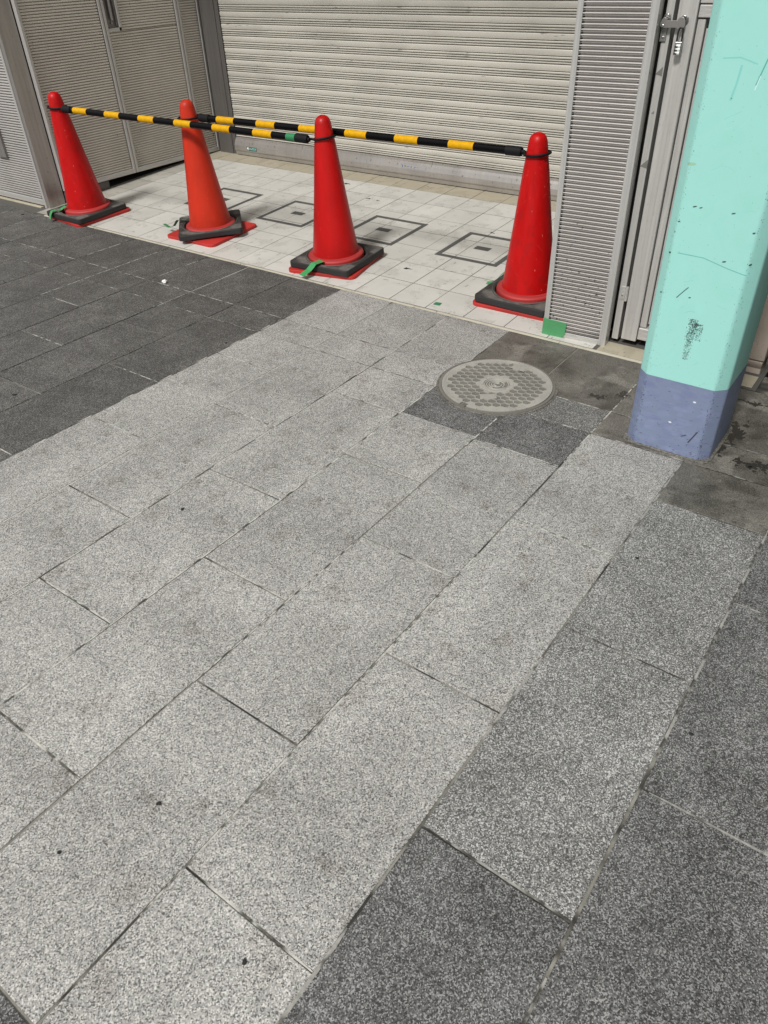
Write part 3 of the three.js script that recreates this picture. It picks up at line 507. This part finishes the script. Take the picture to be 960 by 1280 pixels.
{
  const hx = 0.1335, hz = 0.134, r = 0.031, U = 1.01, V = 1.4;
  const g0 = shaft(hx, hz, r, 0.246, 3.4, V, U, 1), us = g0.userData.us;
  const uf = us[5] - 0.007;                                   // end of the front right corner; the flat front begins here and runs to -x
  const W = 1024, Hh = 1400, px = (x) => (uf + (hx - r - x)) / U * W, py = (y) => Hh - y / V * Hh;
  const paint = (base, marks) => canvasTex(W, Hh, (c) => {
    c.fillStyle = base; c.fillRect(0, 0, W, Hh); marks(c);
  });
  const teal = paint('#a0dbd3', (c) => {
    for (let i = 0; i < 900; i++) { c.fillStyle = rnd() < 0.5 ? 'rgba(120,205,195,0.05)' : 'rgba(180,236,228,0.05)'; c.beginPath(); c.ellipse(rnd() * W, rnd() * Hh, rr(4, 40), rr(4, 24), rnd() * 3, 0, 7); c.fill(); }
    for (let i = 0; i < 110; i++) { c.strokeStyle = rnd() < 0.7 ? 'rgba(92,176,168,0.28)' : 'rgba(196,238,232,0.22)'; c.lineWidth = rr(0.6, 1.5); const x = rnd() * W, y = rnd() * Hh, a = rr(-0.5, 0.9), l = rr(8, 50); c.beginPath(); c.moveTo(x, y); c.quadraticCurveTo(x + Math.cos(a) * l * 0.5 + rr(-9, 9), y + Math.sin(a) * l * 0.5 + rr(-9, 9), x + Math.cos(a) * l, y + Math.sin(a) * l); c.stroke(); }
    // texture of roller along the rounded arrises: small dark chips
    for (const ex of [hx - r, -(hx - r)]) for (let i = 0; i < 260; i++) { const y = Math.pow(rnd(), 1.3) * 1.2 + 0.2; c.fillStyle = `rgba(40,62,58,${rr(0.15, 0.6)})`; c.beginPath(); c.ellipse(px(ex + rr(-0.004, 0.012) * Math.sign(ex) + rr(-0.006, 0.006)), py(y), rr(0.4, 1.2), rr(0.5, 2.2), 0.2, 0, 7); c.fill(); }
    for (let i = 0; i < 260; i++) { c.fillStyle = `rgba(50,80,75,${rr(0.2, 0.6)})`; c.beginPath(); c.arc(px(rr(-hx, hx)), py(0.246 + Math.pow(rnd(), 1.6) * 0.9), rr(0.3, 0.9), 0, 7); c.fill(); }
    // black rubbed patch
    for (let i = 0; i < 620; i++) { const t = Math.pow(rnd(), 1.3), k = rnd() < 0.3; const x = (k ? rr(0.006, 0.03) : 0.0 + (rnd() + rnd() - 1) * 0.016 * (1.2 - t * 0.6)) - 0.002, y = (k ? 0.435 : 0.445) - t * (k ? 0.05 : 0.125); c.fillStyle = `rgba(22,26,26,${rr(0.2, 0.75) * (1 - 0.6 * t)})`; c.beginPath(); c.ellipse(px(x), py(y), rr(0.5, 1.7), rr(0.6, 2.2), 0, 0, 7); c.fill(); }
    c.fillStyle = 'rgba(23,27,28,0.8)'; for (const [x, y, w, h] of [[-0.551, 0.745, 0.013, 0.006], [-0.535, 0.744, 0.01, 0.005], [-0.451, 0.741, 0.012, 0.006], [-0.584, 0.702, 0.008, 0.006], [-0.591, 0.673, 0.005, 0.006], [-0.445, 0.617, 0.012, 0.007], [-0.378, 0.619, 0.01, 0.009], [-0.595, 0.616, 0.012, 0.01], [-0.599, 0.501, 0.011, 0.008], [-0.512, 0.504, 0.008, 0.006], [-0.52, 1.0, 0.004, 0.004], [-0.39, 0.7, 0.008, 0.008]]) { c.beginPath(); c.ellipse(px(x + 0.485), py(y), w / U * W * 0.42, h / V * Hh * 0.26, 0.3, 0, 7); c.fill(); }
    const ln = (col, w, p) => { c.strokeStyle = col; c.lineWidth = w; c.beginPath(); p.forEach(([x, y], i) => (i ? c.lineTo : c.moveTo).call(c, px(x + 0.485), py(y))); c.stroke(); };
    ln('rgba(40,70,66,0.9)', 2.2, [[-0.548, 0.497], [-0.53, 0.521], [-0.521, 0.532]]); ln('rgba(96,184,176,0.4)', 3, [[-0.56, 1.082], [-0.52, 1.085], [-0.478, 1.073]]); ln('rgba(96,190,182,0.4)', 5, [[-0.513, 1.07], [-0.516, 1.03], [-0.522, 0.995]]); ln('rgba(60,150,142,0.8)', 2.6, [[-0.425, 1.28], [-0.455, 1.1], [-0.472, 1.03]]); ln('rgba(235,250,250,0.7)', 2.2, [[-0.466, 1.05], [-0.472, 1.02]]);
    ln('rgba(80,160,152,0.7)', 2, [[-0.57, 0.62], [-0.5, 0.618], [-0.43, 0.60], [-0.38, 0.59]]);
    c.fillStyle = 'rgba(150,150,80,0.3)'; c.beginPath(); c.ellipse(px(-0.583 + 0.485), py(0.846), 13, 4, 0.1, 0, 7); c.fill();
  });
  const blue = canvasTex(1024, 512, (c) => {
    c.fillStyle = '#7b87a3'; c.fillRect(0, 0, 1024, 512);
    for (let i = 0; i < 500; i++) { c.fillStyle = rnd() < 0.5 ? 'rgba(100,112,150,0.14)' : 'rgba(150,165,205,0.12)'; c.beginPath(); c.ellipse(rnd() * 1024, rnd() * 512, rr(4, 30), rr(4, 20), rnd() * 3, 0, 7); c.fill(); }
    for (let i = 0; i < 700; i++) { const y = 1 - Math.pow(rnd(), 2); c.fillStyle = `rgba(60,58,66,${rr(0.15, 0.6)})`; c.beginPath(); c.ellipse(rnd() * 1024, y * 512, rr(0.6, 4), rr(0.6, 3), rnd() * 3, 0, 7); c.fill(); }
    const gx = (x) => (uf + (hx - r - (x + 0.485))) / U * 1024, gy = (y) => 512 - y / 0.28 * 512;
    for (const ex of [-0.485 + hx - r, -0.485 - hx + r]) for (let i = 0; i < 90; i++) { c.fillStyle = `rgba(50,48,56,${rr(0.3, 0.8)})`; c.beginPath(); c.ellipse(gx(ex + rr(-0.006, 0.006)), gy(rnd() * 0.25), rr(0.5, 1.4), rr(1, 5), 0, 0, 7); c.fill(); }
    c.strokeStyle = 'rgba(48,46,54,0.9)'; c.lineWidth = 4; c.beginPath(); c.moveTo(gx(-0.42), gy(0.055)); c.lineTo(gx(-0.4), gy(0.1)); c.stroke(); c.beginPath(); c.moveTo(gx(-0.445), gy(0.07)); c.lineTo(gx(-0.43), gy(0.08)); c.stroke();
    c.fillStyle = '#dfe5ec'; for (const [x, y] of [[-0.487, 0.108], [-0.43, 0.195]]) { c.beginPath(); c.arc(gx(x), gy(y), 5, 0, 7); c.fill(); }
  });
  const bumpT = dataTex(512, 512, (i, j, c) => { c[0] = c[1] = c[2] = 80 + 120 * fbm(i / 512, j / 512, 14, 180, 4); }, false);
  part('shaft', g0, std(lin(1, 1, 1), 0.42, { map: teal, bumpMap: bumpT, bumpScale: 0.0015 }), column);
  part('foot_band', shaft(hx + 0.0006, hz + 0.0006, r, 0.001, 0.2462, 0.28, U, 1), std(lin(1, 1, 1), 0.5, { map: blue, bumpMap: bumpT, bumpScale: 0.0015 }), column);
  { const s2 = new THREE.Shape(); rrect(hx + 0.007, hz + 0.007, r, 10).forEach(([x, z], i) => { const k = 1 + 0.03 * (vnoise(x * 60 + 50, z * 60 + 50, 512, 9) - 0.3) + 0.03 * (rnd() - 0.5); (i ? s2.lineTo : s2.moveTo).call(s2, x * k, -z * k); }); s2.closePath();
    part('mortar_ring', new THREE.ExtrudeGeometry(s2, { depth: 0.003, bevelEnabled: true, bevelSize: 0.002, bevelThickness: 0.0015, bevelSegments: 1 }).rotateX(-Math.PI / 2), granBrown[0], column); }
}

// ---------------------------------------------------------------- manhole cover
const man = thing('manhole_cover', 'round beige iron manhole cover with a honeycomb pattern in the granite paving', 'manhole', [-1.15, 0.0008, -2.235], 0.5);
{
  const R = 0.203, cellW = 0.0305, hexR = 0.0160;
  const ring = (r0, r1, y0, y1, n = 72) => { const s = new THREE.Shape(); s.absarc(0, 0, r1, 0, Math.PI * 2); const h = new THREE.Path(); h.absarc(0, 0, r0, 0, Math.PI * 2, true); s.holes.push(h); return new THREE.ExtrudeGeometry(s, { depth: y1 - y0 - 0.001, bevelEnabled: true, bevelSize: 0.0008, bevelThickness: 0.0005, bevelSegments: 1, curveSegments: n }).rotateX(-Math.PI / 2).translate(0, y0 + 0.0005, 0); };
  part('collar', ring(0.2155, 0.224, -0.002, 0.0018), granBrown[0], man);
  part('frame', ring(0.206, 0.2145, 0, 0.005), M.ironPit, man);
  const cover = part('cover', uvPlanar(new THREE.CylinderGeometry(R, R, 0.004, 72).translate(0, 0.0018, 0), 0, 2, 2), M.ironPit, man);
  part('rim', uvPlanar(ring(0.194, 0.2035, 0.0032, 0.0085), 0, 2, 2), M.iron, cover);
  const sh = new THREE.Shape(); sh.absarc(0, 0, 0.1945, 0, Math.PI * 2);
  const plates = [[0.085, 0.135, -0.6], [-0.03, -0.1, 0.1]];
  for (let a = -8; a <= 8; a++) for (let b = -8; b <= 8; b++) {
    const x = cellW * (a + (md(b, 2) ? 0.5 : 0)), y = cellW * 0.866 * b, d = Math.hypot(x, y);
    if (d > 0.194 - 0.0118 || d < 0.0615 + 0.0125) continue;
    if (plates.some(([px, py]) => Math.hypot(px - x, py - y) < 0.024)) continue;
    const h = new THREE.Path(); for (let k = 0; k <= 6; k++) { const t = Math.PI / 6 + k * Math.PI / 3; (k ? h.lineTo : h.moveTo).call(h, x + hexR * Math.cos(t), y + hexR * Math.sin(t)); } sh.holes.push(h);
  }
  { const h = new THREE.Path(); h.absarc(0, 0, 0.0615, 0, Math.PI * 2, true); sh.holes.push(h); }
  part('honeycomb', uvPlanar(new THREE.ExtrudeGeometry(sh, { depth: 0.0068, bevelEnabled: false, curveSegments: 48 }).rotateX(-Math.PI / 2).translate(0, 0.0009, 0), 0, 2, 2), M.iron, cover);
  const arc = (r, a0, a1, w = 0.0024) => new THREE.TorusGeometry(r, w, 6, 36, a1 - a0).rotateZ(a0).rotateX(-Math.PI / 2).translate(0, 0.0045, 0);
  part('emblem', merge([ring(0.049, 0.062, 0.0035, 0.0084), arc(0.045, 0, 6.283, 0.003), arc(0.037, 0.4, 5.6, 0.003), arc(0.028, -0.9, 4.2, 0.003), arc(0.019, 0.9, 6.2, 0.003), arc(0.010, -0.4, 4.6, 0.003)]), M.iron, cover);
  for (const [x, y, a] of plates) { const pl = []; pl.push(rbox(-0.03, 0.03, 0.0076, 0.0088, -0.017, 0.017, 0.0005).rotateY(a).translate(x, 0, -y)); for (let k = -1; k <= 1; k++) pl.push(box(-0.006, 0.006, 0.0088, 0.0096, -0.01, 0.01).rotateY(a).translate(x + 0.018 * k * Math.cos(a), 0, -y - 0.018 * k * Math.sin(a))); part('name_plate', merge(pl), M.iron, cover); }
  part('lifting_lug', merge([box(-0.014, 0.014, 0.004, 0.0095, 0.192, 0.215), box(-0.004, 0.004, 0.0095, 0.0115, 0.194, 0.213), box(-0.011, -0.008, 0.0095, 0.0115, 0.194, 0.213), box(0.008, 0.011, 0.0095, 0.0115, 0.194, 0.213)].map((g) => g.rotateY(-0.62))), M.ironPit, cover);
}

// ---------------------------------------------------------------- traffic cones
function roundSquare(h, r, hole) { const s = new THREE.Shape(); const p = rrect(h, h, r, 4); p.forEach(([x, y], i) => (i ? s.lineTo : s.moveTo).call(s, x, y)); s.closePath(); if (hole) { const k = new THREE.Path(); k.absarc(0, 0, hole, 0, Math.PI * 2, true); s.holes.push(k); } return s; }
const lathe = (p, n = 56) => new THREE.LatheGeometry(p.map(([r, y]) => new THREE.Vector2(r, y)), n);
const basePlate = new THREE.ExtrudeGeometry(roundSquare(0.188, 0.028), { depth: 0.012, bevelEnabled: true, bevelSize: 0.004, bevelThickness: 0.003, bevelSegments: 2 }).rotateX(-Math.PI / 2).translate(0, 0.004, 0);
const flangeGeo = lathe([[0.144, 0.014], [0.144, 0.05], [0.1415, 0.056], [0.136, 0.0595], [0.121, 0.062], [0.118, 0.066]]);
const bodyGeo = lathe([[0.1205, 0.058], [0.1185, 0.07], [0.112, 0.11], [0.0965, 0.22], [0.0805, 0.34], [0.0655, 0.46], [0.0535, 0.555], [0.0465, 0.602], [0.0435, 0.625], [0.0405, 0.645], [0.0378, 0.664], [0.0328, 0.679], [0.024, 0.689], [0.0125, 0.6945], [0.007, 0.695], [0.0055, 0.690], [0, 0.688]]);
function makeCone(label, body, base, pos, ry) {
  const t = thing('traffic_cone', label, 'traffic cone', pos, ry, 'traffic cones across the recess');
  part('base_plate', basePlate, base, t); part('flange', flangeGeo, M.redWorn, t); part('body', bodyGeo, body, t); t.rotation.x = 0.05; return t;
}
const cones = [[-4.45, -2.86, -0.1], [-3.455, -2.985, 0.02], [-2.497, -2.958, 0.2], [-1.435, -3.035, 0.02]];
const cy = (i) => floorY(cones[i][1]) * 0.7 + 0.0015;
makeCone('red traffic cone with white nicks by the left corner post, farthest left of four', M.redScuffed, M.redBase, [cones[0][0], cy(0), cones[0][1]], cones[0][2]);
makeCone('faded orange red traffic cone, second from the left, its black weight turned askew', M.orangeRed, M.redBase, [cones[1][0], cy(1), cones[1][1]], cones[1][2]);
makeCone('clean bright red traffic cone in the middle where both striped poles pass', M.red, M.redBase, [cones[2][0], cy(2), cones[2][1]], cones[2][2]);
makeCone('scuffed dark red traffic cone standing against the ribbed panel on the right', M.redScuffed, M.redBase, [cones[3][0], cy(3), cones[3][1]], cones[3][2]);
const weightGeo = new THREE.ExtrudeGeometry(roundSquare(0.176, 0.018, 0.153), { depth: 0.02, bevelEnabled: true, bevelSize: 0.005, bevelThickness: 0.005, bevelSegments: 2, curveSegments: 40 }).rotateX(-Math.PI / 2).translate(0, 0.005, 0); uvPlanar(weightGeo, 0, 2, 2.2, 0.3, 0.4);
const weightRing = new THREE.TorusGeometry(0.161, 0.0028, 6, 60).rotateX(Math.PI / 2).translate(0, 0.0302, 0);
const w0 = thing('cone_weight', 'square black rubber weight round the foot of the leftmost cone', 'cone weight', [cones[0][0] + 0.01, cy(0) + 0.0205, cones[0][1] + 0.02], -0.03, 'rubber weights on the cone bases');
part('plate', weightGeo, [M.rubber, M.rubberEdge], w0); part('ring', weightRing, M.rubber, w0); w0.rotation.x = 0.05;
const w1 = dup(w0, 'cone_weight', 'black rubber weight turned cornerwise and tilted on the orange red cone base', [cones[1][0] - 0.012, cy(1) + 0.026, cones[1][1] - 0.005], 0.82); w1.rotation.order = 'YXZ'; w1.rotation.z = 0.05; w1.rotation.x = 0.03;
dup(w0, 'cone_weight', 'square black rubber weight round the foot of the bright red cone in the middle', [cones[2][0] + 0.012, cy(2) + 0.0205, cones[2][1] + 0.006], 0.07);
dup(w0, 'cone_weight', 'square black rubber weight on the cone base against the ribbed panel', [cones[3][0] + 0.005, cy(3) + 0.0205, cones[3][1] + 0.012], -0.02);

// striped telescopic poles with looped ends
function makePole(label, A, B, bands, extra, loopA, loopB) {
  const a = new THREE.Vector3(...A), b = new THREE.Vector3(...B), L = a.distanceTo(b), dir = b.clone().sub(a).normalize();
  const t = thing('barrier_pole', label, 'barrier pole', A);
  const q = new THREE.Quaternion().setFromUnitVectors(new THREE.Vector3(0, 1, 0), dir);
  const cyl = (s0, s1, r, r2 = r) => new THREE.CylinderGeometry(r2, r, s1 - s0, 28, 1).translate(0, (s0 + s1) / 2, 0).applyQuaternion(q);
  part('tube', cyl(0.05, L - 0.05, 0.0165), M.poleBlack, t);
  for (const [s0, s1] of bands) part('yellow_band', cyl(s0, s1, 0.0171), M.yellow, t);
  for (const [s0, s1, m, r, n] of extra) part(n, cyl(s0, s1, r), m, t);
  part('end_cap', merge([cyl(0.006, 0.075, 0.0192, 0.0192), cyl(0.0, 0.006, 0.016, 0.0192), cyl(-0.012, 0.0, 0.008, 0.008)]), M.cap, t);
  part('end_cap', merge([cyl(L - 0.07, L - 0.006, 0.0192, 0.0192), cyl(L - 0.006, L, 0.0192, 0.016), cyl(L, L + 0.012, 0.008, 0.008)]), M.cap, t);
  for (const [p, r, tx, tz, neck] of [loopA, loopB]) {
    const g = new THREE.TorusGeometry(r, 0.0052, 8, 40).rotateX(Math.PI / 2 + tx).rotateZ(tz).translate(p[0] - A[0], p[1] - A[1], p[2] - A[2]);
    const nk = new THREE.CatmullRomCurve3([new THREE.Vector3(neck[0][0] - A[0], neck[0][1] - A[1], neck[0][2] - A[2]), new THREE.Vector3(neck[1][0] - A[0], neck[1][1] - A[1], neck[1][2] - A[2])]);
    part('loop', merge([g, new THREE.TubeGeometry(nk, 4, 0.0058, 8)]), M.cap, t);
  }
  return t;
}
{
  const A = [-4.362, 0.620, -2.808], B = [-2.562, 0.604, -2.885], L = Math.hypot(B[0] - A[0], B[1] - A[1], B[2] - A[2]);
  const bands = []; for (let k = 0; k < 6; k++) bands.push([0.1 + 0.2735 * k, 0.218 + 0.2735 * k]);
  makePole('black and yellow striped pole from the leftmost cone across to the middle cone, in front', A, B, bands, [[L - 0.125, L - 0.07, M.greenBand, 0.0174, 'green_tape_band']],
    [[cones[0][0], 0.622, cones[0][1] + 0.031], 0.053, 0.0, -0.06, [[-4.402, 0.62, -2.812], A]], [[cones[2][0], 0.610, cones[2][1] + 0.031], 0.053, 0.0, 0.16, [[-2.545, 0.604, -2.9], B]]);
}
{
  const A = [-3.39, 0.621, -2.972], B = [-1.505, 0.629, -3.005], L = Math.hypot(B[0] - A[0], B[1] - A[1], B[2] - A[2]);
  const bands = []; for (let k = 0; k < 6; k++) bands.push([0.135 + 0.281 * k, 0.258 + 0.281 * k]);
  makePole('black and yellow striped pole running behind the middle cone to the cone on the right', A, B, bands, [],
    [[cones[1][0], 0.621, cones[1][1] + 0.031], 0.056, 0.05, 0.02, [[-3.402, 0.621, -2.965], A]], [[cones[3][0], 0.630, cones[3][1] + 0.031], 0.053, 0.02, 0.08, [[-1.487, 0.629, -3.006], B]]);
}
// tapes
function ribbon(pts, w, dirv, th = 0.0006) {             // a strip through pts, its width along dirv
  const L = [], d = new THREE.Vector3(...dirv).normalize().multiplyScalar(w / 2);
  const e = (p, s) => [p[0] + d.x * s, p[1] + d.y * s, p[2] + d.z * s];
  for (let i = 0; i < pts.length - 1; i++) { const a = pts[i], b = pts[i + 1]; L.push([e(a, -1), e(a, 1), e(b, 1), e(b, -1)]); L.push([e(b, -1).map((v, k) => v - (k === 1 ? th : 0)), e(b, 1).map((v, k) => v - (k === 1 ? th : 0)), e(a, 1).map((v, k) => v - (k === 1 ? th : 0)), e(a, -1).map((v, k) => v - (k === 1 ? th : 0))]); }
  return quads(L);
}
const tg = 'pieces of green tape on the cones';
{ const [x, z] = cones[0], y = cy(0);
  solo('green_tape', 'two bent strips of green tape on the front of the leftmost cone base', 'tape', merge([ribbon([[-0.05, 0.066, 0.125], [-0.055, 0.058, 0.145], [-0.065, 0.05, 0.152], [-0.07, 0.049, 0.17]], 0.036, [1, 0, 0.3]), ribbon([[-0.085, 0.05, 0.175], [-0.092, 0.049, 0.2], [-0.098, 0.03, 0.212], [-0.103, 0.004, 0.222]], 0.034, [1, 0, 0.3])]), M.tape, [x, y + 0.007, z], 0, tg); }
{ const [x, z] = cones[1], y = cy(1) + 0.008;
  solo('green_tape', 'curled green tape on the left corner of the orange red cone base', 'tape', ribbon([[-0.14, 0.055, 0.06], [-0.17, 0.053, 0.07], [-0.19, 0.05, 0.085], [-0.205, 0.02, 0.105], [-0.23, 0.012, 0.12], [-0.262, 0.03, 0.13]], 0.03, [0.3, 0.2, 1]), M.tape, [x, y + 0.007, z], 0, tg); }
{ const [x, z] = cones[2], y = cy(2);
  solo('green_tape', 'green tape folded over the front edge of the middle cone base', 'tape', ribbon([[0.02, 0.0495, 0.14], [0.012, 0.049, 0.196], [0.005, 0.036, 0.204], [-0.006, 0.02, 0.215], [-0.015, 0.004, 0.262]], 0.042, [1, 0, 0.25]), M.tape, [x, y + 0.007, z], 0, tg); }
{ const [x, z] = cones[3], y = cy(3) + 0.008;
  solo('green_tape', 'flat green tape at the left side of the rightmost cone base', 'tape', ribbon([[-0.12, 0.0495, -0.09], [-0.168, 0.0495, -0.07], [-0.182, 0.034, -0.062], [-0.2, 0.006, -0.05], [-0.232, 0.003, -0.03]], 0.036, [0.3, 0, 1]), M.tape, [x, y + 0.007, z], 0, tg); }
{ // film wrapped over the lower left corner of the ribbed panel
  const L = [], xs = [-0.004, 0.0, 0.022, 0.05, 0.075, 0.098], ys = [0.004, 0.025, 0.05, 0.073];
  const P = (i, j) => [xs[i] + 0.004 * j / 3 * (i === 5 ? 1 : 0) - (i === 5 && j === 0 ? 0.012 : 0), ys[j] - (i / 5) * 0.004, (i === 0 ? -0.012 : 0.0085) + 0.0016 * h2(i, j, 77)];
  for (let i = 0; i < 5; i++) for (let j = 0; j < 3; j++) L.push([P(i, j), P(i + 1, j), P(i + 1, j + 1), P(i, j + 1)]);
  solo('green_tape', 'wide glossy green tape wrapped round the bottom left corner of the ribbed panel', 'tape', quads(L), M.film, [-1.217, 0.0, -2.751], 0.05);
}
solo('green_tape', 'small dark green square of tape stuck flat on a front tile', 'tape', box(-0.016, 0.016, 0, 0.0008, -0.014, 0.014), M.greenBand, [-1.76, 0.0052, -2.779], 0.1);

renderer.render(scene, camera);
